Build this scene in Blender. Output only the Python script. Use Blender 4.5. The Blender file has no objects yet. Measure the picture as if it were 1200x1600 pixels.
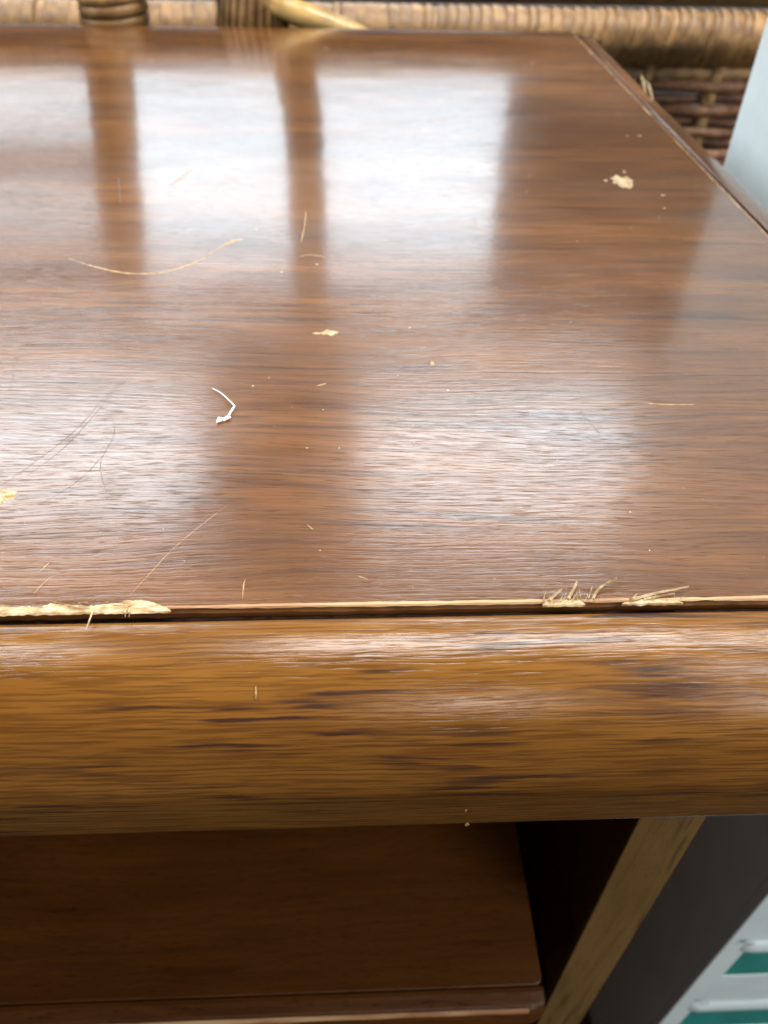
import bpy, bmesh, math, random
from mathutils import Vector, Matrix, noise

random.seed(11)
sc = bpy.context.scene
COL = sc.collection

# ------------------------------------------------------------------ camera
RT = Vector((0.99903, -0.03885, 0.02075))
UP = Vector((0.01080, 0.67278, 0.73976))
FW = Vector((0.04270, 0.73882, -0.67255))
cam_data = bpy.data.cameras.new('camera')
cam = bpy.data.objects.new('camera', cam_data)
COL.objects.link(cam)
m = Matrix.Identity(4)
for i in range(3):
    m[i][0] = RT[i]; m[i][1] = UP[i]; m[i][2] = -FW[i]
m[0][3], m[1][3], m[2][3] = 0.0, -0.0953, 0.11
cam.matrix_world = m
cam_data.sensor_width = 36.0
cam_data.lens = 1235.5 / 1600 * 36.0
cam_data.clip_start = 0.005
cam_data.clip_end = 50
cam_data.dof.use_dof = True
cam_data.dof.focus_distance = 0.162
cam_data.dof.aperture_fstop = 19.0
sc.camera = cam

# ------------------------------------------------------------------ world and lamps
world = bpy.data.worlds.new('World'); sc.world = world
world.use_nodes = True
bgn = world.node_tree.nodes['Background']
bgn.inputs[0].default_value = (0.95, 0.97, 1.0, 1)
bgn.inputs[1].default_value = 0.09

def area(name, loc, target, sx, sy, radiance, color, spread=180):
    l = bpy.data.lights.new(name, 'AREA')
    l.shape = 'RECTANGLE'; l.size = sx; l.size_y = sy
    l.energy = radiance * math.pi * sx * sy
    l.color = color
    l.spread = math.radians(spread)
    o = bpy.data.objects.new(name, l); COL.objects.link(o)
    o.location = loc
    d = Vector(target) - Vector(loc)
    o.rotation_euler = d.to_track_quat('-Z', 'Y').to_euler()
    return o

DAY = (0.76, 0.90, 1.0)
COOL = (0.80, 0.92, 1.0)
TUBE = (1.0, 0.97, 0.93)
# shop window behind the chair: a bright pane and a dimmer one at its left
area('window_light', (-0.14, 2.5, 0.625), (-0.14, 0, 0.625), 1.26, 0.25, 2.9, DAY)
area('window_light_sky', (-0.14, 2.5, 0.955), (-0.14, 0, 0.955), 1.26, 0.41, 4.5, DAY)
area('window_light_dim', (-1.10, 2.5, 0.77), (-1.10, 0, 0.77), 0.66, 0.54, 2.5, DAY)
# ceiling panels behind, overhead strips, a window behind the photographer, and added fill lamps
area('ceiling_light', (-1.35, 2.55, 2.0), (-1.35, 2.55, 0), 1.45, 0.85, 16.0, COOL)
area('ceiling_light', (0.62, 2.50, 2.0), (0.62, 2.50, 0), 1.15, 0.66, 19.0, COOL)
area('ceiling_strip_or_fill', (0.70, 0.28, 2.0), (0.70, 0.28, 0), 1.9, 0.50, 30.0, TUBE)
area('ceiling_strip_or_fill', (-1.45, 0.28, 2.0), (-1.45, 0.28, 0), 1.4, 0.45, 26.0, TUBE)
area('ceiling_strip_or_fill', (1.70, -1.10, 2.0), (1.70, -1.10, 0), 1.4, 0.40, 18.0, TUBE)  # added fill, brightens the front of the crate
area('side_fill', (-2.6, 0.5, 1.1), (0, 0.3, 0.1), 1.6, 1.2, 7.5, (0.90, 0.96, 1.0))  # fill lamp added at the left to lift the crate's side wall
area('front_window_or_fill', (0.42, -2.2, 1.5), (0.42, 0, 0.0), 0.50, 0.44, 14.0, TUBE)
area('front_window_or_fill', (1.85, -2.0, 1.1), (0.3, 0, -0.2), 1.1, 0.9, 12.5, TUBE)  # second front source, added so the crate front comes out brighter

sc.view_settings.view_transform = 'Standard'
sc.view_settings.look = 'None'
sc.view_settings.exposure = 0.0
sc.view_settings.gamma = 1.0
sc.view_settings.use_curve_mapping = False

# ------------------------------------------------------------------ sizes
XR = 0.145            # right groove of the top
XL = -0.42            # left groove
D = 0.477             # depth of the top
ZF = -0.62            # floor
Y_PANEL = 0.015

# ------------------------------------------------------------------ node helpers
class NT:
    def __init__(s, name):
        s.mat = bpy.data.materials.new(name); s.mat.use_nodes = True
        s.t = s.mat.node_tree; s.b = s.t.nodes['Principled BSDF']
    def n(s, typ, **kw):
        nd = s.t.nodes.new(typ)
        for k, v in kw.items(): setattr(nd, k, v)
        return nd
    def put(s, sock, v):
        if isinstance(v, bpy.types.NodeSocket): s.t.links.new(v, sock)
        elif isinstance(v, (tuple, list)) and len(v) == 3 and sock.type == 'RGBA': sock.default_value = (*v, 1)
        else: sock.default_value = v
    def math(s, op, a, b=0.0, c=0.0, clamp=False):
        nd = s.n('ShaderNodeMath', operation=op, use_clamp=clamp)
        s.put(nd.inputs[0], a); s.put(nd.inputs[1], b); s.put(nd.inputs[2], c)
        return nd.outputs[0]
    def mix(s, f, a, b, mode='MIX'):
        nd = s.n('ShaderNodeMix', data_type='RGBA', blend_type=mode)
        s.put(nd.inputs[0], f); s.put(nd.inputs[6], a); s.put(nd.inputs[7], b)
        return nd.outputs[2]
    def ramp(s, f, lo, hi):
        nd = s.n('ShaderNodeMapRange', interpolation_type='SMOOTHSTEP')
        s.put(nd.inputs[0], f); nd.inputs[1].default_value = lo; nd.inputs[2].default_value = hi
        return nd.outputs[0]
    def scale(s, v, sx, sy, sz=1.0, off=(0, 0, 0)):
        nd = s.n('ShaderNodeMapping'); s.put(nd.inputs[0], v)
        nd.inputs[1].default_value = off
        nd.inputs[3].default_value = (sx, sy, sz)
        return nd.outputs[0]
    def noise(s, v, scale=1.0, detail=2.0, rough=0.5, dist=0.0):
        nd = s.n('ShaderNodeTexNoise'); s.put(nd.inputs['Vector'], v)
        nd.inputs['Scale'].default_value = scale; nd.inputs['Detail'].default_value = detail
        nd.inputs['Roughness'].default_value = rough; nd.inputs['Distortion'].default_value = dist
        return nd.outputs[0]
    def bump(s, h, dist, strength=1.0, normal=None):
        nd = s.n('ShaderNodeBump'); s.put(nd.inputs['Height'], h)
        nd.inputs['Distance'].default_value = dist; nd.inputs['Strength'].default_value = strength
        if normal is not None: s.t.links.new(normal, nd.inputs['Normal'])
        return nd.outputs[0]

def wood(name, base, light, dark, streak, rough=0.3, streaks=0.6, bump=1.0, fine=1.0, off=(0, 0, 0), coat=0.0, wax=None, spec=0.5, wav=1.0, und=1.0, lu=28, worn=0.0, sv=360, pores=1.0, pu=170, pv=1500, midw=0.55, crisp=False, lv=1250):
    N = NT(name)
    uv = N.n('ShaderNodeUVMap').outputs[0]
    uv = N.scale(uv, 1, 1, 1, off)
    sep0 = N.n('ShaderNodeSeparateXYZ'); N.put(sep0.inputs[0], uv)
    # slow wave of the grain
    warp = N.noise(N.scale(uv, 9, 22), 1, 2)
    warp2 = N.noise(N.scale(uv, 2.2, 7, 1, (3, 1, 0)), 1, 1)
    w = N.math('ADD', N.math('MULTIPLY', N.math('SUBTRACT', warp, 0.5), 0.012*wav), N.math('MULTIPLY', N.math('SUBTRACT', warp2, 0.5), 0.03*wav))
    sep = N.n('ShaderNodeSeparateXYZ'); N.put(sep.inputs[0], uv)
    cmb = N.n('ShaderNodeCombineXYZ'); N.put(cmb.inputs[0], sep.outputs[0]); N.put(cmb.inputs[1], N.math('ADD', sep.outputs[1], w))
    g = cmb.outputs[0]
    if crisp:                                  # small kinks that break the lines up
        k = N.noise(N.scale(uv, 110, 260, 1, (6, 2, 0)), 1, 2, 0.6)
        c2 = N.n('ShaderNodeCombineXYZ'); N.put(c2.inputs[0], sep.outputs[0])
        N.put(c2.inputs[1], N.math('ADD', N.math('ADD', sep.outputs[1], w), N.math('MULTIPLY', N.math('SUBTRACT', k, 0.5), 0.0006)))
        g = c2.outputs[0]
    broad = N.noise(N.scale(g, 8, 34), 1, 4, 0.62)
    patch = N.noise(N.scale(g, 16 if crisp else 9, 75 if crisp else 60, 1, (7, 3, 0)), 1, 2, 0.5)
    mid = N.noise(N.scale(g, 16, 330, 1, (1, 9, 0)), 1, 3, 0.6)
    strk = N.noise(N.scale(g, 30 if crisp else 22, sv, 1, (5, 2, 0)), 1, 2, 0.6)
    pore = N.noise(N.scale(g, pu, pv, 1, (2, 4, 0)), 1, 2, 0.6)
    line = N.noise(N.scale(g, lu, lv, 1, (8, 8, 0)), 1, 2, 0.55)
    c = N.mix(N.ramp(broad, 0.30, 0.72), base, light)
    c = N.mix(N.math('MULTIPLY', N.ramp(mid, 0.45, 0.75), midw), c, dark)
    c = N.mix(N.math('MULTIPLY', N.ramp(line, 0.45, 0.58), 0.40*fine), c, dark)
    sm = N.math('MULTIPLY', N.ramp(patch, 0.46, 0.60), N.ramp(strk, 0.50, 0.62))
    c = N.mix(N.math('MULTIPLY', sm, streaks), c, streak)
    c = N.mix(N.math('MULTIPLY', N.ramp(pore, 0.57, 0.70), 0.5*fine*pores), c, streak)
    N.put(N.b.inputs['Base Color'], c)
    r = N.math('ADD', rough, N.math('MULTIPLY', N.math('SUBTRACT', pore, 0.5), 0.05))
    smudge = N.noise(N.scale(uv, 26, 40, 1, (4, 4, 0)), 1, 4, 0.65)
    r = N.math('ADD', r, N.math('MULTIPLY', N.math('SUBTRACT', smudge, 0.5), 0.16))
    if wax:
        for (wx, wy, wr, amt, sx, sy) in wax:
            vv = N.n('ShaderNodeVectorMath', operation='DISTANCE'); N.put(vv.inputs[0], N.scale(uv, 1, 0.55)); vv.inputs[1].default_value = (wx, wy*0.55, 0)
            fall = N.ramp(vv.outputs['Value'], wr, wr*0.25)
            wn = N.noise(N.scale(uv, sx, sy, 1, (9, 5, 0)), 1, 4, 0.65, 0.6)
            r = N.math('SUBTRACT', r, N.math('MULTIPLY', N.math('MULTIPLY', fall, N.ramp(wn, 0.50, 0.62)), amt))
    if worn:                                  # varnish rubbed dull towards the front edge
        wn = N.noise(N.scale(uv, 7, 11, 1, (2, 6, 0)), 1, 3, 0.6)
        d = N.math('ADD', sep0.outputs[1], N.math('MULTIPLY', N.math('SUBTRACT', wn, 0.5), 0.10))
        dull = N.math('MAXIMUM', N.ramp(d, 0.19, -0.02), N.math('MULTIPLY', N.ramp(sep0.outputs[0], 0.085, 0.135), 0.62))
        r = N.math('ADD', r, N.math('MULTIPLY', dull, worn))
    r = N.math('MAXIMUM', r, 0.03)
    N.put(N.b.inputs['Roughness'], N.math('ADD', r, N.math('SUBTRACT', 0.13, N.math('MULTIPLY', dull, 0.06))) if worn else r)
    N.b.inputs['IOR'].default_value = 1.5
    pm = N.math('SUBTRACT', 1.0, N.math('MULTIPLY', N.ramp(pore, 0.56, 0.66), N.math('ADD', 0.12*pores, N.math('MULTIPLY', dull, 0.5*pores)) if worn else 0.75*pores))
    N.put(N.b.inputs['Specular IOR Level'], N.math('MULTIPLY', pm, spec))
    h = N.math('ADD', N.math('MULTIPLY', N.ramp(pore, 0.72, 0.48), 0.55*pores), N.math('MULTIPLY', N.ramp(line, 0.70, 0.40), 0.6))
    nrm = und_n = N.bump(N.noise(N.scale(uv, 22, 30), 1, 1), 0.0010*und, 0.30)
    nrm = N.bump(h, 0.00005*bump, 1.0, nrm)
    if worn: N.put(nrm.node.inputs['Strength'], N.math('ADD', 0.12, N.math('MULTIPLY', dull, 0.88)))
    N.put(N.b.inputs['Normal'], nrm)
    if coat:
        N.put(N.b.inputs['Coat Weight'], N.math('MULTIPLY', N.math('MULTIPLY', pm, coat), N.math('SUBTRACT', 1.0, N.math('MULTIPLY', dull, 0.55))) if worn else coat)
        N.put(N.b.inputs['Coat Roughness'], r)
        N.b.inputs['Coat IOR'].default_value = 1.5
        N.put(N.b.inputs['Coat Normal'], N.bump(h, 0.000012*bump, 1.0, und_n))
    return N.mat

def plain(name, color, rough=0.5, var=0.0, vscale=60, bump=0.0, spec=0.5, vec=(1, 1, 1), rnd=0.0, dark=None):
    N = NT(name)
    tc = N.n('ShaderNodeTexCoord').outputs['Object']
    v = N.scale(tc, *vec)
    nz = N.noise(v, vscale, 4, 0.6)
    c = N.mix(N.math('MULTIPLY', N.ramp(nz, 0.36, 0.66), 1.0 if var else 0.0), color, dark if dark else tuple(x*(1-var) for x in color))
    if rnd:
        oi = N.n('ShaderNodeObjectInfo').outputs['Random']
        k = N.math('ADD', 1-rnd, N.math('MULTIPLY', oi, 2*rnd))
        hs = N.n('ShaderNodeHueSaturation'); N.put(hs.inputs['Color'], c); N.put(hs.inputs['Value'], k)
        c = hs.outputs[0]
    N.put(N.b.inputs['Base Color'], c)
    N.b.inputs['Roughness'].default_value = rough
    N.b.inputs['Specular IOR Level'].default_value = spec
    if bump: N.put(N.b.inputs['Normal'], N.bump(nz, bump))
    return N.mat

MAT = {}
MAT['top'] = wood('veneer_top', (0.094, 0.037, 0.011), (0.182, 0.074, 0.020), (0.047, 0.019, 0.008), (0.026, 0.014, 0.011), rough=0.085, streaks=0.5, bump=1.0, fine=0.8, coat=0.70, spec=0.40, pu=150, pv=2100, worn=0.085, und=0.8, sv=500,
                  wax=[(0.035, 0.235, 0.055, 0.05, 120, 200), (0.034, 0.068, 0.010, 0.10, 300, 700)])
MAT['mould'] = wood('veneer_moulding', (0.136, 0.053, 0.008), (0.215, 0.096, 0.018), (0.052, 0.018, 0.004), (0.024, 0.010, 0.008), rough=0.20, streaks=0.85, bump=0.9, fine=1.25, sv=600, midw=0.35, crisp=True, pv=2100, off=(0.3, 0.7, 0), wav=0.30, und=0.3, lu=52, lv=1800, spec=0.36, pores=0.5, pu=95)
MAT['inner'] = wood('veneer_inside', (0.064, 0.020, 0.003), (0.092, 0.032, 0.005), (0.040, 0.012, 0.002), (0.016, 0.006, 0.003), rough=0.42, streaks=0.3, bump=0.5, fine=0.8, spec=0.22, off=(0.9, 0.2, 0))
MAT['edge'] = wood('panel_edge_band', (0.128, 0.072, 0.021), (0.185, 0.108, 0.034), (0.072, 0.040, 0.014), (0.030, 0.020, 0.010), rough=0.45, streaks=0.6, bump=0.8, fine=0.4, off=(0.5, 0.4, 0))
MAT['raw'] = plain('raw_splintered_wood', (0.50, 0.39, 0.23), 0.8, 0.45, 900, 0.0002, vec=(0.4, 1, 1), dark=(0.27, 0.155, 0.06))
MAT['rawedge'] = plain('worn_veneer_edge', (0.42, 0.27, 0.13), 0.5, 0.6, 300, 0.0, vec=(0.12, 1, 1), dark=(0.25, 0.11, 0.045))
MAT['gap'] = plain('groove_dark', (0.016, 0.008, 0.006), 0.9, 0.5, 500, 0.0002, spec=0.05)
MAT['scr_pale'] = plain('scratch_pale', (0.44, 0.28, 0.13), 0.5, 0.5, 500)
MAT['scr_dark'] = plain('scratch_dull', (0.10, 0.058, 0.038), 0.4, 0.4, 500)
MAT['dust'] = plain('dust_speck', (0.55, 0.45, 0.33), 0.7, 0.3, 500)
MAT['lint'] = plain('white_lint', (0.88, 0.88, 0.86), 0.8, 0.1, 900)
MAT['rattan'] = plain('rattan_binding', (0.27, 0.150, 0.052), 0.5, 0.5, 90, 0.0006, vec=(1, 1, 1), rnd=0.18, dark=(0.15, 0.075, 0.024))
MAT['cane'] = plain('peeled_cane', (0.66, 0.43, 0.16), 0.28, 0.4, 60, 0.0, rnd=0.05)
MAT['willow'] = plain('dark_willow', (0.270, 0.130, 0.064), 0.5, 0.5, 120, 0.0006, rnd=0.25)
MAT['willow_tan'] = plain('tan_willow', (0.50, 0.30, 0.125), 0.45, 0.5, 120, 0.0006, rnd=0.12)
MAT['stake'] = plain('willow_stake', (0.60, 0.36, 0.165), 0.45, 0.5, 120, 0.0006, rnd=0.12)
MAT['seat_shade'] = plain('black_seat_shade', (0.012, 0.012, 0.014), 0.8, 0.4, 60, 0.001)  # black stands in for the shade inside the seat
MAT['paper'] = plain('paper', (0.8, 0.79, 0.74), 0.7, 0.1, 20)
MAT['white'] = plain('white_plastic', (0.68, 0.80, 0.84), 0.35, 0.07, 30, 0.0003)
MAT['teal'] = plain('teal_plastic', (0.008, 0.155, 0.138), 0.55, 0.2, 40, spec=0.12)
MAT['floor'] = plain('grey_floor', (0.030, 0.019, 0.011), 0.9, 0.25, 12, spec=0.05)

# ------------------------------------------------------------------ mesh helpers
def link(name, me, mat, parent=None, world_coords=True, smooth=False):
    o = bpy.data.objects.new(name, me); COL.objects.link(o)
    if mat and not me.materials: me.materials.append(MAT[mat])
    if smooth:
        for p in me.polygons: p.use_smooth = True
    if parent:
        o.parent = parent
        if world_coords:
            off = Vector(parent.location)
            if parent.parent: off += Vector(parent.parent.location)
            o.location = -off
    return o

def mesh(name, V, F, UV=None):
    me = bpy.data.meshes.new(name); me.from_pydata([tuple(v) for v in V], [], F); me.update()
    if UV:
        uvl = me.uv_layers.new(name='UVMap')
        for lp in me.loops: uvl.data[lp.index].uv = UV[lp.vertex_index]
    return me

def empty(name, loc, label, cat, group=None):
    o = bpy.data.objects.new(name, None); COL.objects.link(o); o.location = loc
    o['label'] = label; o['category'] = cat
    if group: o['group'] = group
    o.empty_display_size = 0.02
    return o

def box(name, a, b, mat, parent, bevel=0.0, grain='x', seg=2):
    bm = bmesh.new()
    bmesh.ops.create_cube(bm, size=1)
    for v in bm.verts:
        v.co = Vector([a[i] if v.co[i] < 0 else b[i] for i in range(3)])
    if bevel: bmesh.ops.bevel(bm, geom=bm.edges[:], offset=bevel, segments=seg, profile=0.6, affect='EDGES')
    uvl = bm.loops.layers.uv.new('UVMap')
    bm.normal_update()
    for f in bm.faces:
        n = [abs(c) for c in f.normal]; k = n.index(max(n))
        for lp in f.loops:
            p = lp.vert.co
            if grain == 'x': u, v = (p.x, p.y if k == 2 else p.z) if k != 0 else (p.y*0.2, p.z)
            elif grain == 'y': u, v = (p.y, p.x if k == 2 else p.z) if k != 1 else (p.x*0.2, p.z)
            else: u, v = (p.z, p.y if k == 0 else p.x)
            lp[uvl].uv = (u, v)
    me = bpy.data.meshes.new(name); bm.to_mesh(me); bm.free()
    return link(name, me, mat, parent, smooth=False)

def tube_mesh(name, pts, radii, n=12, caps=True, scallop=None):
    V, F = [], []
    m_ = len(pts)
    pts = [Vector(p) for p in pts]
    for i, p in enumerate(pts):
        t = (pts[min(i+1, m_-1)] - pts[max(i-1, 0)]).normalized()
        ref = Vector((0, 0, 1)) if abs(t.z) < 0.9 else Vector((1, 0, 0))
        s = t.cross(ref).normalized(); u = s.cross(t).normalized()
        r = radii[i] if isinstance(radii, (list, tuple)) else radii
        for k in range(n):
            a = 2*math.pi*k/n
            V.append(p + (s*math.cos(a) + u*math.sin(a))*r)
    for i in range(m_-1):
        for k in range(n):
            k2 = (k+1) % n
            F.append((i*n+k, i*n+k2, (i+1)*n+k2, (i+1)*n+k))
    if caps:
        F.append(tuple(range(n))[::-1]); F.append(tuple((m_-1)*n+k for k in range(n)))
    return mesh(name, V, F)

def ring_mesh(name, R, hw, ht, n=28, k=8):
    """a flat binding strand: ring of radius R about local X, half width hw, half thickness ht"""
    V, F = [], []
    for i in range(n):
        a = 2*math.pi*i/n
        for j in range(k):
            b = 2*math.pi*j/k
            rr = R + ht*math.sin(b)
            V.append((hw*math.cos(b), rr*math.cos(a), rr*math.sin(a)))
    for i in range(n):
        for j in range(k):
            F.append((i*k+j, i*k+(j+1) % k, ((i+1) % n)*k+(j+1) % k, ((i+1) % n)*k+j))
    return mesh(name, V, F)

# ------------------------------------------------------------------ floor
fl = link('floor', mesh('floor', [(-1.5, -0.8, ZF), (1.5, -0.8, ZF), (1.5, 1.6, ZF), (-1.5, 1.6, ZF)], [(0, 1, 2, 3)]), 'floor')
fl['kind'] = 'structure'

# ------------------------------------------------------------------ cabinet
cab = empty('cabinet', (0, 0.25, ZF), 'worn brown wooden cabinet with a scratched glossy top and rounded front edge', 'cabinet')

# top board with a slightly chewed front edge
def top_board():
    N = 260
    V, F, UV = [], [], []
    def jag(x): return 0.00025*noise.noise((x*300, 0, 0)) + 0.0002*noise.noise((x*900, 3, 0))
    prof = [(0.0, -0.02), (0.0, -0.0012), (0.0004, -0.0004), (0.0012, 0.0), (0.02, 0.0)]
    for i in range(N+1):
        x = XL + (XR-XL)*i/N
        for j, (y, z) in enumerate(prof):
            yy = y + (jag(x) if j < 4 else 0)
            V.append((x, yy, z)); UV.append((x, y if j else -0.02))
    K = len(prof)
    for i in range(N):
        for j in range(K-1):
            F.append((i*K+j, (i+1)*K+j, (i+1)*K+j+1, i*K+j+1))
    b = len(V)
    # flat field behind, right, left and back sides, underside
    ring = [(XR-0.0008, 0.0), (XR, -0.0008), (XR, -0.02)]
    V += [(XL, D, 0), (XR, D, 0), (XL, D, -0.02), (XR, D, -0.02)]
    UV += [(XL, D), (XR, D), (XL, D+.02), (XR, D+.02)]
    top_row = [i*K+K-1 for i in range(N+1)]
    F.append(tuple(top_row + [b+1, b]))
    F.append((b, b+1, b+3, b+2))
    F.append(tuple([N*K+j for j in range(K)] + [b+1, b+3]))
    F.append(tuple([j for j in range(K)][::-1] + [b+2, b]))
    F.append(tuple([i*K for i in range(N+1)][::-1] + [b+2, b+3]))
    me = mesh('top_board', V, F, UV)
    return link('top_board', me, 'top', cab)
top = top_board()

# moulding: profile (outward u, z) swept on three sides with mitred corners
PROF = [(0.0018, -0.0040), (0.0018, -0.0014), (0.0022, -0.0008), (0.0030, -0.0006), (0.0050, -0.0006), (0.0070, -0.0009), (0.0090, -0.0015), (0.0110, -0.0023), (0.0130, -0.0034), (0.0150, -0.0048),
        (0.0170, -0.0066), (0.0188, -0.0086), (0.0204, -0.0110), (0.0218, -0.0138), (0.0231, -0.0170), (0.0241, -0.0202),
        (0.0246, -0.0224), (0.0247, -0.0231), (0.0243, -0.0260), (0.0237, -0.0300), (0.0229, -0.0350), (0.0223, -0.0388), (0.0221, -0.0398), (0.0214, -0.0408), (0.0204, -0.0412), (0.0190, -0.0413), (-0.005, -0.0413), (-0.03, -0.0413), (-0.03, -0.0215), (0.0022, -0.0215)]
arc = [0.0]
for a_, b_ in zip(PROF, PROF[1:]): arc.append(arc[-1] + math.hypot(b_[0]-a_[0], b_[1]-a_[1]))
def moulding(name, pos0, pos1, n, gu):
    V, F, UV = [], [], []
    K = len(PROF)
    for i in range(n+1):
        t = i/n
        for j, (u, z) in enumerate(PROF):
            p = Vector(pos0(u)).lerp(Vector(pos1(u)), t)
            wz = 0.0004*noise.noise((p.x*9, p.y*9, 0))
            V.append((p.x, p.y, z + wz)); UV.append((gu(p), arc[j]))
    for i in range(n):
        for j in range(K):
            j2 = (j+1) % K
            F.append((i*K+j, i*K+j2, (i+1)*K+j2, (i+1)*K+j))
    F.append(tuple(range(K))); F.append(tuple(n*K+j for j in range(K))[::-1])
    me = mesh(name, V, F, UV)
    bm = bmesh.new(); bm.from_mesh(me); bmesh.ops.recalc_face_normals(bm, faces=bm.faces[:]); bm.to_mesh(me); bm.free()
    o = link(name, me, 'mould' if name == 'front_moulding' else 'top', cab, smooth=True)
    sh = [p for p in me.polygons]
    for p in sh:
        if abs(p.normal.z) > 0.98 and p.center.z < -0.02 or len(p.vertices) > 4: p.use_smooth = False
    return o
moulding('front_moulding', lambda u: (XL-u, -u, 0), lambda u: (XR+u, -u, 0), 60, lambda p: p.x)
moulding('side_moulding', lambda u: (XR+u, -u+1e-4, 0), lambda u: (XR+u, D-0.004, 0), 50, lambda p: p.y+3)
moulding('side_moulding', lambda u: (XL-u, -u+1e-4, 0), lambda u: (XL-u, D-0.004, 0), 20, lambda p: p.y+3)

# dark strip laid in the groove
def groove():
    V, F = [], []
    n = 300
    for i in range(n+1):
        x = XL + (XR-XL)*i/n
        z = -0.0024 + 0.0005*noise.noise((x*420, 1, 0)) + 0.0003*noise.noise((x*1300, 1, 0))
        V += [(x, -0.0003, z+0.0002), (x, -0.0013, z-0.0003), (x, -0.0024, z)]
    for i in range(n):
        for j in range(2): F.append((i*3+j, i*3+j+1, i*3+j+4, i*3+j+3))
    return link('groove', mesh('groove', V, F), 'gap', cab)
groove()
V = [(XR+0.0002, 0, -0.0007), (XR+0.0026, 0, -0.0008), (XR+0.0026, D, -0.0008), (XR+0.0002, D, -0.0007)]
link('groove', mesh('groove', V, [(0, 1, 2, 3)]), 'gap', cab)

# carcass
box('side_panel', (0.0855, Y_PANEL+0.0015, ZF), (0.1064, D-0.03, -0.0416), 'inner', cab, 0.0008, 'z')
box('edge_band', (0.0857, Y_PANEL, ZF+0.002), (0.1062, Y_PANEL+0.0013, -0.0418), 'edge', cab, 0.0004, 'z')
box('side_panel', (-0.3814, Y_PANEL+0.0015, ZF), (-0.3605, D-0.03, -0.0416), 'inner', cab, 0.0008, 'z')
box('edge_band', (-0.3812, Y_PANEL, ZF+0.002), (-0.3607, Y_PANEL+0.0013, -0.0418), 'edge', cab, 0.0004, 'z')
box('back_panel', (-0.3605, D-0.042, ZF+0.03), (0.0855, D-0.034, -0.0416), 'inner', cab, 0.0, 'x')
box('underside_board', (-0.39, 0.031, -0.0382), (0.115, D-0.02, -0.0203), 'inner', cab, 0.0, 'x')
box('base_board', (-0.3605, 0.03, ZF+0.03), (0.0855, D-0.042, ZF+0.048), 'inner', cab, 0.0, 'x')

# pull-out tray with a rounded lip
SZ = -0.21; SX = 0.0683; SXL = -0.343; SY = -0.0005
def tray():
    r = 0.003
    pl = []                                   # plan outline
    def corner(cx, cy, a0, a1, n=6):
        for i in range(n+1):
            a = math.radians(a0 + (a1-a0)*i/n); pl.append((cx + r*math.cos(a), cy + r*math.sin(a)))
    corner(SX-r, 0.40-r, 0, 90); corner(SXL+r, 0.40-r, 90, 180); corner(SXL+r, SY+r, 180, 270); corner(SX-r, SY+r, 270, 360)
    bm = bmesh.new()
    prof = [(0.0, 0.0), (0.0, 0.0)]
    layers = [(0.010, 0.0), (0.0004, 0.0), (0.0001, -0.0002), (0.0, -0.0006), (0.0, -0.016), (0.002, -0.018)]
    cx, cy = (SX+SXL)/2, 0.2
    rows = []
    for ins, dz in layers:
        row = []
        for x, y in pl:
            fx = ((SX-SXL)/2-ins)/((SX-SXL)/2); fy = (0.2-ins)/0.2
            row.append(bm.verts.new((cx+(x-cx)*fx, cy+(y-cy)*fy, SZ+dz)))
        rows.append(row)
    n = len(pl)
    for a, b in zip(rows, rows[1:]):
        for i in range(n): bm.faces.new((a[i], b[i], b[(i+1) % n], a[(i+1) % n]))
    bm.faces.new(rows[0]); bm.faces.new(rows[-1][::-1])
    bmesh.ops.recalc_face_normals(bm, faces=bm.faces[:])
    uvl = bm.loops.layers.uv.new('UVMap')
    for f in bm.faces:
        for lp in f.loops:
            p = lp.vert.co; lp[uvl].uv = (p.x, p.y - p.z)
    me = bpy.data.meshes.new('tray'); bm.to_mesh(me); bm.free()
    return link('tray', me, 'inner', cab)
tr = tray()
# lip strip in front of the tray
def lip():
    prof = [(0.0, -0.0003), (-0.0015, -0.0003), (-0.0052, -0.0012), (-0.0068, -0.0024), (-0.0082, -0.0050), (-0.0088, -0.0090), (-0.0080, -0.0150), (-0.006, -0.0185), (0.0, -0.019)]
    V, F, UV = [], [], []
    xs = [SXL, SXL+0.01] + [SXL + (SX-SXL)*i/30 for i in range(2, 30)] + [SX-0.005, SX-0.002, SX]
    K = len(prof)
    for x in xs:
        e = max(0.0, (x-(SX-0.006))/0.006)
        k = 1 - 0.25*e*e
        a = 0
        for j, (y, z) in enumerate(prof):
            V.append((x, SY - 0.0006 + y*k, SZ+z)); a += 0.002; UV.append((x, a))
    for i in range(len(xs)-1):
        for j in range(K-1): F.append((i*K+j, (i+1)*K+j, (i+1)*K+j+1, i*K+j+1))
    F.append(tuple(range(K))); F.append(tuple((len(xs)-1)*K+j for j in range(K))[::-1])
    me = mesh('tray_lip', V, F, UV)
    bm = bmesh.new(); bm.from_mesh(me); bmesh.ops.recalc_face_normals(bm, faces=bm.faces[:]); bm.to_mesh(me); bm.free()
    o = link('lip', me, 'inner', cab)
    o.parent = tr; o.location = (0, 0, 0)
    return o
lip()
def lip_wear():
    V, F = [], []
    n = 160
    for i in range(n+1):
        x = SXL + 0.01 + (SX-0.006-SXL-0.01)*i/n
        w = 0.0005*max(0, noise.noise((x*60, 3, 0))) - 0.00012
        for (y, z) in ((-0.0062, -0.0018), (-0.0070-w*0.5, -0.0025), (-0.0074-w*0.6, -0.0033-w)):
            V.append((x, SY - 0.0008 + y, SZ + z + 0.00025))
    for i in range(n):
        for j in range(2): F.append((i*3+j, (i+1)*3+j, (i+1)*3+j+1, i*3+j+1))
    o = link('worn_edge', mesh('worn_edge', V, F), 'rawedge', cab)
    o.parent = tr; o.location = (0, 0, 0)
lip_wear()
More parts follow.
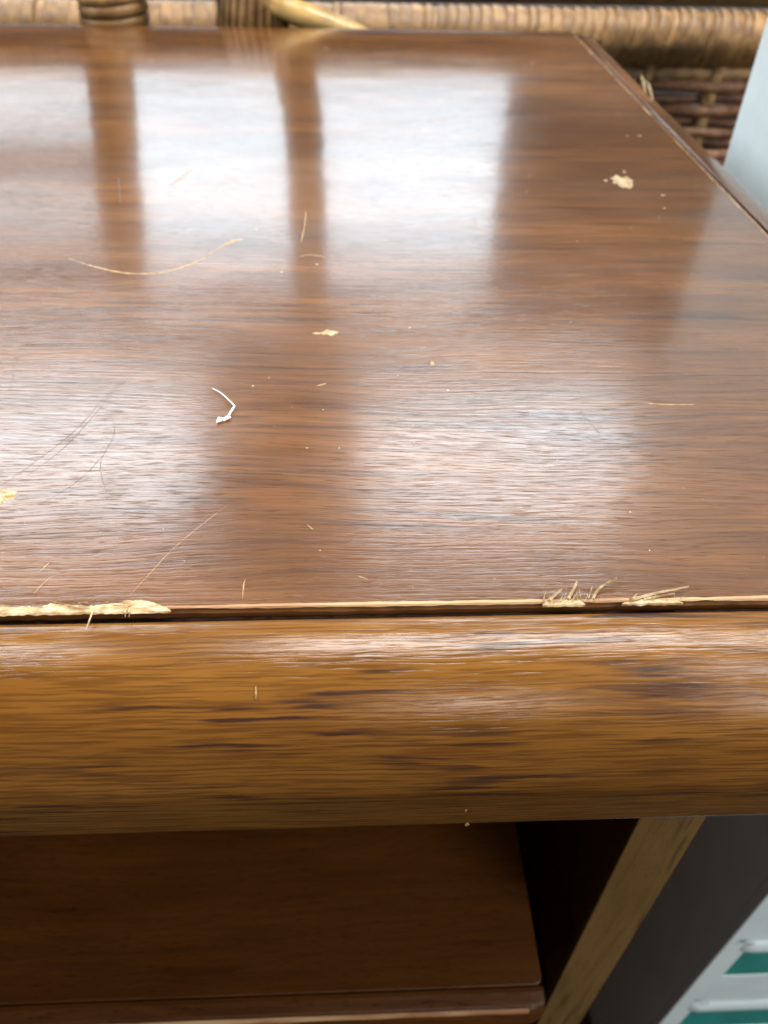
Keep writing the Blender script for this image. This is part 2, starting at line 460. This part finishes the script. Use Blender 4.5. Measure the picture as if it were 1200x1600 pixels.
box('light_stop_board', (-0.359, Y_PANEL+0.004, ZF+0.035), (0.084, Y_PANEL+0.020, SZ-0.075), 'inner', cab, 0.001, 'z')  # unseen board added to block light from the space below the tray
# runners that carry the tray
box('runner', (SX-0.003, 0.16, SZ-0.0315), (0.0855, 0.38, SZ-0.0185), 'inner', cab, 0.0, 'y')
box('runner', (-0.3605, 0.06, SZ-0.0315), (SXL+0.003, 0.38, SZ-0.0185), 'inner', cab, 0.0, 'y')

# ------------------------------------------------------------------ wear on the top
def ribbon(name, pts, w, mat, z=0.00009, taper=True, surf=None, parent=cab):
    P = []
    pts = [Vector((p[0], p[1], 0)) for p in pts]
    for i in range(len(pts)-1):                      # Catmull-Rom
        p0 = pts[max(i-1, 0)]; p1 = pts[i]; p2 = pts[i+1]; p3 = pts[min(i+2, len(pts)-1)]
        for s in range(8):
            t = s/8
            P.append(0.5*((2*p1)+(p2-p0)*t+(2*p0-5*p1+4*p2-p3)*t*t+(3*p1-p0-3*p2+p3)*t**3))
    P.append(pts[-1])
    V, F = [], []
    n = len(P)
    for i, p in enumerate(P):
        t = (P[min(i+1, n-1)]-P[max(i-1, 0)]).normalized(); s = Vector((-t.y, t.x, 0))
        k = 1.0
        if taper: k = min(1, 0.25 + 3*min(i, n-1-i)/n)
        k *= 0.75 + 0.5*noise.noise((p.x*800+w*9, p.y*800, 0))
        h = w*k/2
        V += [p+s*h+Vector((0, 0, 0.00002)), p+Vector((0, 0, z)), p-s*h+Vector((0, 0, 0.00002))]
    for i in range(n-1):
        for j in range(2): F.append((i*3+j, i*3+j+1, i*3+j+4, i*3+j+3))
    return link(name, mesh(name, V, F), mat, parent)

PALE = [
 ([(-0.08719, 0.14515), (-0.08089, 0.1411), (-0.07425, 0.13757), (-0.06695, 0.13498), (-0.05923, 0.13502), (-0.05202, 0.13857), (-0.04687, 0.14403), (-0.04271, 0.15111), (-0.0389, 0.157)], 1.1),
 ([(-0.0415, 0.1530), (-0.03977, 0.156), (-0.03717, 0.15901), (-0.03434, 0.16005)], 2.2),
 ([(-0.04061, 0.00357), (-0.03788, 0.00916), (-0.03467, 0.01543), (-0.02999, 0.02228), (-0.0249, 0.02882)], 0.18),
 ([(0.05094, 0.06428), (0.06219, 0.06474), (0.07177, 0.06465)], 0.22),
 ([(0.07177, 0.06465), (0.07793, 0.06377), (0.08561, 0.06371)], 0.5),
 ([(-0.01451, 0.18407), (-0.01452, 0.17176), (-0.01527, 0.15721)], 0.5),
 ([(-0.01528, 0.14703), (-0.01186, 0.14848), (-0.00671, 0.14662)], 0.5),
 ([(-0.06601, 0.20774), (-0.06347, 0.21439), (-0.06011, 0.22479)], 1.4),
 ([(-0.01993, 0.00237), (-0.02003, 0.00602), (-0.01978, 0.00716)], 0.3),
 ([(-0.05824, 0.00424), (-0.05657, 0.00788), (-0.05412, 0.0098)], 0.25),
 ([(-0.0588, 0.00956), (-0.05743, 0.01239)], 0.25),
 ([(-0.00873, 0.02193), (-0.0074, 0.0204)], 0.25),
 ([(0.00142, 0.00757), (0.00322, 0.00671)], 0.25),
 ([(-0.008, 0.07263), (-0.00563, 0.07377)], 0.5),
]
DARK = [
 ([(0.05595, 0.06179), (0.05738, 0.05648), (0.05879, 0.05089)], 0.30),
 ([(-0.07384, 0.03486), (-0.06839, 0.0439), (-0.06283, 0.05519), (-0.05912, 0.06823), (-0.05492, 0.07821), (-0.04984, 0.08119)], 0.26),
 ([(-0.06943, 0.03797), (-0.06389, 0.04798), (-0.0599, 0.06153), (-0.05691, 0.07241), (-0.05199, 0.07969)], 0.22),
 ([(-0.06413, 0.02863), (-0.05915, 0.03465), (-0.05638, 0.03996), (-0.05477, 0.04509)], 0.2),
 ([(-0.04501, 0.0695), (-0.04268, 0.07666), (-0.0401, 0.08114)], 0.22),
 ([(-0.08684, 0.2173), (-0.08302, 0.20106), (-0.08056, 0.19013)], 0.7),
 ([(-0.08322, 0.07064), (-0.08389, 0.07692), (-0.08599, 0.086)], 0.22),
 ([(-0.05021, 0.03041), (-0.05366, 0.03883), (-0.05462, 0.0444), (-0.05384, 0.05264), (-0.05573, 0.06019)], 0.2),
]
for pts, w in PALE: ribbon('scratch', pts, w*0.0008, 'scr_pale', z=0.00004)
for pts, w in DARK: ribbon('scratch', pts, w*0.0006, 'scr_dark', z=0.00004)

def chip(name, cx, cy, rx, ry, h, seed, mat='raw', z=0.0):
    """flake of bare wood: ragged outline, crumpled top"""
    rnd = random.Random(seed)
    V, F = [(cx, cy, z+h)], []
    n, K = 26, 4
    for k in range(1, K+1):
        for i in range(n):
            a = 2*math.pi*i/n
            rr = 0.72 + 0.34*noise.noise((math.cos(a)*1.9+seed, math.sin(a)*1.9, seed)) + 0.40*noise.noise((math.cos(a)*6, math.sin(a)*6, seed*2))
            f = k/K
            zz = z + (h*(0.75+0.7*noise.noise((f*5*math.cos(a), f*5*math.sin(a), seed))) if k < K else 0.00003)
            V.append((cx + rx*rr*f*math.cos(a), cy + ry*rr*f*math.sin(a), zz))
    for i in range(n): F.append((0, 1+i, 1+(i+1) % n))
    for k in range(K-1):
        for i in range(n):
            a, b = 1+k*n+i, 1+k*n+(i+1) % n
            F.append((a, a+n, b+n, b))
    return link(name, mesh(name, V, F), mat, cab)
chip('chip', 0.1074, 0.2150, 0.0056, 0.0088, 0.00022, 3)
chip('chip', 0.1010, 0.2160, 0.0009, 0.0014, 0.0002, 5)
chip('chip', 0.1110, 0.2260, 0.0008, 0.0016, 0.0002, 6)
chip('chip', -0.0052, 0.0989, 0.0031, 0.0021, 0.0002, 8)
chip('chip', -0.0082, 0.0986, 0.0020, 0.0007, 0.0002, 9)
chip('chip', 0.0218, 0.0830, 0.0008, 0.0014, 0.0002, 12)
chip('chip', -0.0722, 0.0318, 0.0034, 0.0032, 0.0003, 14)

# torn veneer along the front edge, at the left
def torn(name, x0, x1, wfun, hfun, mat='raw', n=150, y0=-0.0006, seed=0):
    V, F = [], []
    K = 7
    for i in range(n+1):
        x = x0 + (x1-x0)*i/n
        w = wfun(x, i/n); h = hfun(x, i/n)
        for j in range(K):
            t = j/(K-1)
            y = y0 - 0.0003*(1-t)*noise.noise((x*700, 4, seed)) + w*t
            bumpy = 0.6 + 0.9*noise.noise((x*520, t*3.0, seed)) + 0.5*noise.noise((x*1500, t*9, seed+3))
            z = h*bumpy*math.sin(math.pi*min(1, 0.12+t*0.88)) if j < K-1 else 0.00003
            if j == 0: z = -0.0003
            V.append((x, y, z))
    for i in range(n):
        for j in range(K-1): F.append((i*K+j, (i+1)*K+j, (i+1)*K+j+1, i*K+j+1))
    return link(name, mesh(name, V, F), mat, cab)
def w_left(x, t):
    e = min(1, (1-t)*14)
    return (0.0019 + 0.0009*noise.noise((x*160, 0, 0)) + 0.0004*noise.noise((x*600, 0, 0)) + 0.0002*noise.noise((x*1900, 0, 0)) + 0.0010*math.exp(-((x+0.038)/0.005)**2))*math.sqrt(max(e, 0.02))
torn('torn_veneer', -0.105, -0.0325, w_left, lambda x, t: 0.00006, n=620)
# thin pale line where the veneer edge is worn through
def w_line(x, t): return 0.00022 + 0.00022*max(0, noise.noise((x*90, 7, 0))) + 0.00012*noise.noise((x*700, 7, 0))
def worn_line(x0, x1):
    V, F = [], []
    n = 400
    for i in range(n+1):
        x = x0 + (x1-x0)*i/n
        a = max(0.0, min(1.0, 0.55 + 1.3*noise.noise((x*55, 7, 0)) + 0.5*noise.noise((x*310, 2, 0))))
        w = 0.0007*a + 0.00016*a*noise.noise((x*900, 7, 0))
        V += [(x, 0.0003-0.00015*a, -0.00045*a-0.00005), (x, 0.00045, 0.00001), (x, 0.0008, 0.00005), (x, 0.0008+w*0.5, 0.00002)]
    for i in range(n):
        for j in range(3): F.append((i*4+j, (i+1)*4+j, (i+1)*4+j+1, i*4+j+1))
    return link('worn_edge', mesh('worn_edge', V, F), 'rawedge', cab)
worn_line(-0.034, XR-0.002)
def worn_side():
    V, F = [], []
    n = 240
    for i in range(n+1):
        y = 0.16 + (D-0.16)*i/n
        a = max(0.0, min(1.0, 0.25 + 1.4*noise.noise((y*60, 4, 0)) + 0.6*noise.noise((y*240, 2, 0))))
        w = 0.0011*a
        V += [(XR-0.00002, y, -0.0004*a), (XR-0.0004, y, 0.00004), (XR-0.0005-w, y, 0.00002)]
    for i in range(n):
        for j in range(2): F.append((i*3+j, i*3+j+1, (i+1)*3+j+1, (i+1)*3+j))
    link('worn_edge', mesh('worn_edge', V, F), 'rawedge', cab)
worn_side()
# at the right: crumbs and slivers standing out of the joint
def w_right(x, t): return (0.0016 + 0.0008*noise.noise((x*420, 2, 0)))*math.sqrt(max(0.03, math.sin(math.pi*min(1, t*0.98+0.01))))
torn('torn_veneer', 0.0352, 0.0432, w_right, lambda x, t: 0.00012, n=120, seed=5)
torn('torn_veneer', 0.0500, 0.0615, lambda x, t: 0.7*w_right(x, t), lambda x, t: 0.00012, n=120, seed=9)
def sliver(pts, w, h, z1):
    V, F = [], []
    n = 12
    P = [Vector((p[0], p[1], 0)) for p in pts]
    Q = []
    for i in range(n+1):
        t = i/n
        a = P[0].lerp(P[1], t); b = P[1].lerp(P[2], t); q = a.lerp(b, t)
        q.z = 0.0002 + z1*t; Q.append(q)
    for i, q in enumerate(Q):
        tt = (Q[min(i+1, n)]-Q[max(i-1, 0)]).normalized(); s = Vector((-tt.y, tt.x, 0)).normalized()
        k = 0.75*w*(0.75 + 0.6*noise.noise((i*0.7, w*1e4, 0)))*(1.0-0.45*i/n)/2
        V += [q+s*k, q+Vector((0, 0, h*1.2)), q-s*k, q-Vector((0, 0, h*0.2))]
    for i in range(n):
        for j in range(4): F.append((i*4+j, i*4+(j+1) % 4, (i+1)*4+(j+1) % 4, (i+1)*4+j))
    F.append((0, 1, 2, 3)); F.append((n*4+3, n*4+2, n*4+1, n*4))
    return link('splinter', mesh('splinter', V, F), 'raw', cab)
sliver([(0.0402, 0.0008), (0.0414, 0.0024), (0.0425, 0.0044)], 0.0012, 0.0003, 0.0010)
sliver([(0.0449, 0.0008), (0.0462, 0.0036), (0.0501, 0.0048)], 0.0010, 0.0003, 0.0011)
sliver([(0.0440, 0.0008), (0.0446, 0.0022), (0.0452, 0.0034)], 0.0005, 0.0002, 0.0005)
sliver([(0.0519, 0.0004), (0.0575, 0.0019), (0.0632, 0.0026)], 0.0012, 0.0003, 0.0009)
sliver([(0.0543, 0.0005), (0.0572, 0.0010), (0.0602, 0.0012)], 0.0009, 0.0003, 0.0005)
sliver([(0.0365, 0.0004), (0.0380, 0.0018), (0.0392, 0.0026)], 0.0012, 0.0004, 0.0006)
rs = random.Random(21)
for i in range(34):
    x = rs.choice([rs.uniform(0.0352, 0.0435), rs.uniform(0.0355, 0.046), rs.uniform(0.050, 0.062)])
    ln = rs.uniform(0.0006, 0.0022); an = rs.uniform(0.15, 1.9)
    y = rs.uniform(-0.0002, 0.0012)
    ex, ey = x + ln*math.cos(an), y + ln*math.sin(an)
    sliver([(x, y), ((x+ex)/2 + rs.uniform(-1, 1)*0.0003, (y+ey)/2), (ex, ey)], rs.uniform(0.00012, 0.0004), 0.00012, rs.uniform(0.0001, 0.0008))
for i in range(30):
    x = rs.uniform(-0.10, -0.033)
    ln = rs.uniform(0.0006, 0.003); an = rs.choice([rs.uniform(-0.3, 0.3), rs.uniform(2.9, 3.4)])
    y = rs.uniform(0.0001, 0.0018)
    ex, ey = x + ln*math.cos(an), y + ln*math.sin(an)
    sliver([(x, y), ((x+ex)/2, (y+ey)/2 + rs.uniform(-1, 1)*0.0002), (ex, ey)], rs.uniform(0.0001, 0.0003), 0.0001, rs.uniform(0.00005, 0.0003))
# fibres hanging over the groove at the left
for (x, dx, ln) in ((-0.0462, -0.0006, 0.0042), (-0.0405, 0.0, 0.0014), (-0.0398, 0.0, 0.0014)):
    pts = [(x, 0.0, 0.0004), (x+dx*0.1, -0.0012, 0.0006), (x+dx*0.4, -ln*0.6, 0.0003), (x+dx, -ln, -0.0002)]
    link('splinter', tube_mesh('splinter', pts, [0.00016, 0.00016, 0.00013, 0.00006], 6), 'raw', cab)
# small knocks on the mouldings
def mchip(x, u, z, rx, ry, seed):
    o = chip('chip', 0, 0, rx, ry, 0.00012, seed, 'scr_pale')
    o.location = Vector((x, -u, z)) - Vector(cab.location)
    return o
k_ = mchip(0.0215, 0.0249, -0.0345, 0.0005, 0.0012, 31); k_.rotation_euler = (math.radians(92), 0, 0)
k_ = mchip(0.0208, 0.0249, -0.0290, 0.0003, 0.0007, 32); k_.rotation_euler = (math.radians(92), 0, 0)
k_ = mchip(-0.0165, 0.0152, -0.0047, 0.00022, 0.0016, 33); k_.rotation_euler = (math.radians(38), 0, 0)
# split corner of the side moulding
for i in range(2):
    yy = 0.335 + 0.012*i
    pts = [(XR+0.010, yy, -0.0018), (XR+0.0108, yy+0.010, 0.0010), (XR+0.0112+0.001*i, yy+0.020, 0.0024-0.0004*i)]
    link('splinter', tube_mesh('splinter', pts, [0.0003, 0.0005, 0.0001], 6), 'raw', cab)

# dust and lint
def dust():
    rnd = random.Random(4)
    pts = [(-0.1056, 0.391), (-0.01086, 0.42411), (0.10448, 0.39665), (-0.00965, 0.14151), (-0.01969, 0.14191), (-0.02036, 0.13608), (0.11892, 0.20133), (0.11585, 0.18887), (0.11128, 0.17999), (0.04643, 0.04197), (0.05923, 0.01337), (-0.00234, 0.04724), (0.05846, 0.0247), (-0.02021, 0.07651), (-0.02392, 0.07275), (0.12436, 0.27139), (0.13017, 0.27156), (0.01708, 0.10168), (-0.00622, 0.06235), (-0.00957, 0.04733), (0.02472, 0.07038), (-0.00599, 0.01456)]
    big = len(pts)
    for i in range(240):
        pts.append((rnd.uniform(-0.2, 0.14), 0.004 + 0.46*rnd.random()**1.7))
    V, F = [], []
    for i, (x, y) in enumerate(pts):
        r = (0.00014 + 0.0013*y)*rnd.uniform(0.7, 1.3) if i < big else (0.00006 + 0.0004*y)*rnd.uniform(0.4, 1.4)
        b = len(V)
        a0 = rnd.random()*6
        el = rnd.uniform(0.6, 1.8)
        for k in range(6):
            a = a0 + k*math.pi/3; q = r*rnd.uniform(0.6, 1.2)
            V.append((x+q*el*math.cos(a), y+q*math.sin(a), 0.00003))
        V.append((x, y, r*0.35))
        for k in range(6): F.append((b+k, b+(k+1) % 6, b+6))
    o = link('dust', mesh('dust', V, F), 'dust')
    o['kind'] = 'stuff'; o['label'] = 'pale dust specks scattered over the glossy brown top'; o['category'] = 'dust'
dust()
def lint():
    r = empty('lint', (-0.0293, 0.0575, 0.0), 'white lint tuft with one bent thread lying on the brown top', 'lint')
    pts = [(-0.0337, 0.0713), (-0.0325, 0.0701), (-0.0314, 0.0688), (-0.0303, 0.0673), (-0.0293, 0.0658), (-0.0282, 0.0642), (-0.0274, 0.0630), (-0.0276, 0.0622), (-0.0281, 0.0610), (-0.0286, 0.0592)]
    P = [(x, y, 0.0003 + 0.0006*math.sin(i*0.35)) for i, (x, y) in enumerate(pts)]
    link('thread', tube_mesh('thread', P, [0.00007, 0.0001, 0.0001, 0.00012, 0.00012, 0.00013, 0.0002, 0.00024, 0.00026, 0.00028], 6), 'lint', r)
    rnd = random.Random(2)
    V, F = [], []
    pts2 = []
    for i in range(60):
        t = i/59
        pts2.append((-0.0284 - 0.0024*t + rnd.uniform(-1, 1)*0.00045, 0.0586 - 0.0014*t + rnd.uniform(-1, 1)*0.0005, 0.0003 + abs(rnd.gauss(0, 1))*0.00028))
    link('tuft', tube_mesh('tuft', pts2, 0.0002, 5), 'lint', r)
lint()

# ------------------------------------------------------------------ rattan chair behind
chair = empty('rattan_chair', (0.05, 0.62, ZF), 'tan rattan chair with wrapped rim, woven apron and bound posts behind the cabinet', 'chair')
YC = 0.507

def bind(parent, a, b, R, pitch, tilt, mat='rattan', ht=0.0011, jitter=0.15, name='binding', wide=0.52):
    """single binding strands side by side round the cane from a to b"""
    a, b = Vector(a), Vector(b)
    L = (b-a).length; t = (b-a).normalized()
    n = max(1, int(L/pitch))
    me = ring_mesh('binding_strand', R, pitch*wide, ht)
    for p in me.polygons: p.use_smooth = True
    me.materials.append(MAT[mat])
    q = t.to_track_quat('X', 'Z')
    for i in range(n):
        o = bpy.data.objects.new(name, me); COL.objects.link(o)
        o.parent = parent
        off = Vector(parent.location) + (Vector(parent.parent.location) if parent.parent else Vector())
        p = a + t*(L*(i+0.5)/n)
        o.location = p - off
        o.rotation_mode = 'QUATERNION'
        tl = tilt + random.gauss(0, 0.03)
        o.rotation_quaternion = q @ Matrix.Rotation(tl, 3, 'Y').to_quaternion() @ Matrix.Rotation(random.random()*6.28, 3, 'X').to_quaternion()
        k = 1 + random.uniform(-1, 1)*0.012
        o.scale = (1 + random.uniform(-1, 1)*jitter, k, k)

# seat rim
RY, RZ, RR = 0.632, -0.0330, 0.0195
rim = link('seat_rim', tube_mesh('seat_rim', [(-0.36, RY, RZ), (-0.1, RY, RZ), (0.2, RY, RZ-0.0005), (0.46, RY, RZ-0.001)], RR, 20), 'rattan', chair, smooth=True)
bind(rim, (-0.36, RY, RZ), (-0.125, RY, RZ), RR+0.0004, 0.0085, 0.05, ht=0.0008, jitter=0.4, wide=0.56)
bind(rim, (-0.125, RY, RZ), (0.06, RY, RZ), RR+0.0004, 0.0085, 0.05, ht=0.0008, jitter=0.4, wide=0.56)
bind(rim, (0.06, RY, RZ), (0.16, RY, RZ), RR+0.0004, 0.0085, 0.15, ht=0.0008, jitter=0.4, wide=0.56)
bind(rim, (0.16, RY, RZ), (0.46, RY, RZ), RR+0.0004, 0.0085, 0.30, ht=0.0008, jitter=0.4, wide=0.56)
# woven apron: stakes and strands
SP = 0.0583
stakes_x = [0.2515 + SP*k for k in range(-5, 5)]
for k, x in enumerate(stakes_x):
    me = tube_mesh('stake', [(x, RY-0.004, RZ-0.010), (x, RY-0.003, -0.05), (x-0.001, RY+0.0005, -0.10), (x-0.002, RY, -0.20), (x, RY, -0.30)], 0.0060, 8)
    link('stake', me, 'stake', chair, smooth=True)
z = RZ - RR - 0.0052
for r in range(18):
    rad = 0.0050 if r == 0 else random.uniform(0.0040, 0.0050)
    pts = []
    n = 90
    for i in range(n+1):
        x = -0.10 + 0.56*i/n
        ph = (x-stakes_x[0])/SP*math.pi + (r % 2)*math.pi
        yy = RY + (-0.001 if r == 0 else 0.0052*math.cos(ph))
        pts.append((x, yy, z + 0.0026*noise.noise((x*26, r*3.3, 0)) + 0.0006*noise.noise((x*80, r*1.3, 0))))
    link('weave_strand', tube_mesh('weave_strand', pts, rad, 8), 'willow_tan' if r in (0,) else 'willow', chair, smooth=True)
    z -= (0.0106 if r == 0 else rad*2 + 0.0001)
# black sheet painting in the unlit inside of the seat behind the rim
def seat_shade():
    V, F = [], []
    nx, ny = 40, 14
    for i in range(nx+1):
        for j in range(ny+1):
            x = -0.36 + 0.82*i/nx; y = RY + 0.012 + 0.40*j/ny
            zz = RZ + 0.012 + 0.010*noise.noise((x*7, y*7, 0)) + 0.03*(j/ny)
            V.append((x, y, zz if j > 1 else (zz - 0.012 if j else -0.30)))
    for i in range(nx):
        for j in range(ny):
            a = i*(ny+1)+j; F.append((a, a+ny+1, a+ny+2, a+1))
    me = mesh('seat_shade', V, F)
    o = link('seat_shade', me, 'seat_shade', chair, smooth=True)
seat_shade()
# posts and rails of the chair back
def cane(name, pts, r, mat='rattan', n=14, parent=chair):
    return link(name, tube_mesh(name, pts, r, n), mat, parent, smooth=True)
p1 = cane('post', [(-0.1485, YC, -0.60), (-0.1485, YC, -0.03), (-0.149, YC, 0.005), (-0.158, YC, 0.03), (-0.166, YC, 0.09), (-0.180, YC, 0.21), (-0.184, YC, 0.25)], [0.017, 0.018, 0.0175, 0.0158, 0.0158, 0.0158, 0.0158])
bind(p1, (-0.1485, YC, -0.05), (-0.149, YC, 0.014), 0.0205, 0.0062, 0.06, mat='rattan', ht=0.0016)
p2 = cane('post', [(-0.060, YC, -0.60), (-0.060, YC, -0.04), (-0.054, YC, 0.0), (-0.036, YC, 0.03), (-0.030, YC, 0.06), (-0.030, YC, 0.25)], [0.015, 0.016, 0.0160, 0.0140, 0.0138, 0.0138])
# strands running along the bound joint of the second post
for i in range(15):
    a = math.pi*(0.95 + 1.1*i/14)
    dx, dy = math.cos(a), math.sin(a)
    pts = [(-0.066 + 0.0215*dx + 0.010*t, YC + 0.0215*dy, -0.045 + 0.07*t) for t in (0, 0.33, 0.66, 1)]
    link('binding', tube_mesh('binding', pts, 0.0026, 6), 'rattan', p2, smooth=True)
low = cane('back_rail', [(-0.36, YC, 0.0230), (0.34, YC, 0.0225)], 0.0125)
bind(low, (-0.36, YC, 0.0245), (-0.175, YC, 0.0245), 0.0122, 0.0075, 0.05, ht=0.0008)
cane('back_rail', [(-0.40, YC, 0.093), (-0.168, YC, 0.092)], 0.0120)
cane('back_rail', [(-0.40, YC, 0.215), (0.34, YC, 0.215)], 0.0170)
cane('post', [(0.34, YC, -0.60), (0.34, YC, 0.25)], 0.0160)
cane('brace', [(-0.052, YC-0.014, 0.0125), (0.003, YC-0.010, -0.0065), (0.06, YC+0.01, -0.030)], 0.0076, 'cane', 16)
for x in (-0.34, 0.44):
    cane('leg', [(x, RY, ZF+0.002), (x, RY, RZ-0.01)], 0.015)
    cane('leg', [(x, RY+0.40, ZF+0.002), (x, RY+0.40, 0.02)], 0.015)
# paper on the black seat sheet
pp = []
for i in range(13):
    for j in range(5):
        x = 0.085 + 0.090*i/12; y = 0.73 + 0.05*j/4
        pp.append((x, y, -0.016 + 0.005*noise.noise((x*60, y*60, 2)) + 0.006*noise.noise((x*20, y*20, 5))))
pf = [(i*5+j, (i+1)*5+j, (i+1)*5+j+1, i*5+j+1) for i in range(12) for j in range(4)]
po = link('paper', mesh('paper', pp, pf), 'paper', smooth=True)
po['label'] = 'crumpled white paper on the dark chair seat'; po['category'] = 'paper'

# ------------------------------------------------------------------ white plastic tower at the right
BX0, BX1, BY0, BY1, BT = 0.190, 0.46, 0.048, 0.311, 0.30
unit = empty('plastic_crate', (0.32, 0.18, ZF), 'tall white plastic crate with teal slots beside the cabinet', 'crate')
box('side_wall', (BX0, BY0+0.006, ZF), (BX0+0.003, BY1, BT), 'white', unit, 0.0009)
box('side_wall', (BX1-0.003, BY0+0.006, ZF), (BX1, BY1, BT), 'white', unit, 0.0009)
box('back_wall', (BX0+0.0031, BY1-0.003, ZF), (BX1-0.0031, BY1-0.0002, BT), 'white', unit, 0.0)
box('lid', (BX0-0.002, BY0-0.002, BT+0.0005), (BX1+0.002, BY1+0.002, BT+0.012), 'white', unit, 0.003)
box('corner_post', (BX0, BY0, ZF), (BX0+0.0135, BY0+0.0058, BT), 'white', unit, 0.0012, seg=3)
box('corner_post', (BX1-0.0135, BY0, ZF), (BX1, BY0+0.0058, BT), 'white', unit, 0.0012, seg=3)
SX0, SX1 = BX0+0.0136, BX1-0.0136
PITCH = 0.0972
tops = [-0.332 + PITCH*k for k in range(-2, 7)]
for i, zt in enumerate(tops):
    zb = zt - 0.041
    nxt = tops[i+1] - 0.041 if i+1 < len(tops) else BT
    # web between this slot and the one above
    box('web', (SX0, BY0+0.0005, zt), (SX1, BY0+0.0055, nxt), 'white', unit, 0.0008)
    # rolled lip over the slot
    V, F = [], []
    prof = [(0.0004, 0.0125), (-0.0008, 0.0115), (-0.0019, 0.0075), (-0.0021, 0.0030), (-0.0012, 0.0004), (0.0004, -0.0006)]
    xs = [SX0-0.004, SX0-0.002, SX0+0.002, SX1-0.002, SX1+0.002, SX1+0.004]
    ks = [0.05, 0.7, 1, 1, 0.7, 0.05]
    for x, k in zip(xs, ks):
        for (y, dz) in prof: V.append((x, BY0 + y*k, zt+dz))
    K = len(prof)
    for a in range(len(xs)-1):
        for j in range(K-1): F.append((a*K+j, a*K+j+1, (a+1)*K+j+1, (a+1)*K+j))
    me = mesh('lip', V, F)
    bm = bmesh.new(); bm.from_mesh(me); bmesh.ops.recalc_face_normals(bm, faces=bm.faces[:]); bm.to_mesh(me); bm.free()
    link('lip', me, 'white', unit, smooth=True)
    # teal liner seen through the slot: five faces
    x0, x1, y0, y1 = SX0+0.0004, SX1-0.0004, BY0+0.0012, BY0+0.0095
    V = [(x0, y0, zb), (x1, y0, zb), (x1, y0, zt-0.0003), (x0, y0, zt-0.0003), (x0+0.002, y1, zb+0.007), (x1-0.002, y1, zb+0.007), (x1-0.002, y1, zt-0.001), (x0+0.002, y1, zt-0.001)]
    F = [(4, 5, 6, 7), (0, 1, 5, 4), (2, 3, 7, 6), (3, 0, 4, 7), (1, 2, 6, 5)]
    link('slot_liner', mesh('slot_liner', V, F), 'teal', unit)
box('web', (SX0, BY0+0.0005, ZF), (SX1, BY0+0.0055, tops[0]-0.041), 'white', unit, 0.0008)

# rubbed grey marks on the front of the crate
MAT['scuff'] = plain('grey_scuff', (0.40, 0.44, 0.45), 0.6, 0.4, 700)
for (x, z, w, h, sd) in ((0.1992, -0.3165, 0.0035, 0.0024, 41), (0.2038, -0.4105, 0.0045, 0.0020, 43), (0.2100, -0.3030, 0.0030, 0.0010, 45)):
    o = chip('scuff', 0, 0, w, h, 0.00008, sd, 'scuff')
    o.parent = unit
    o.location = Vector((x, BY0 - 0.0022, z)) - Vector(unit.location)
    o.rotation_euler = (math.radians(90), 0, 0)
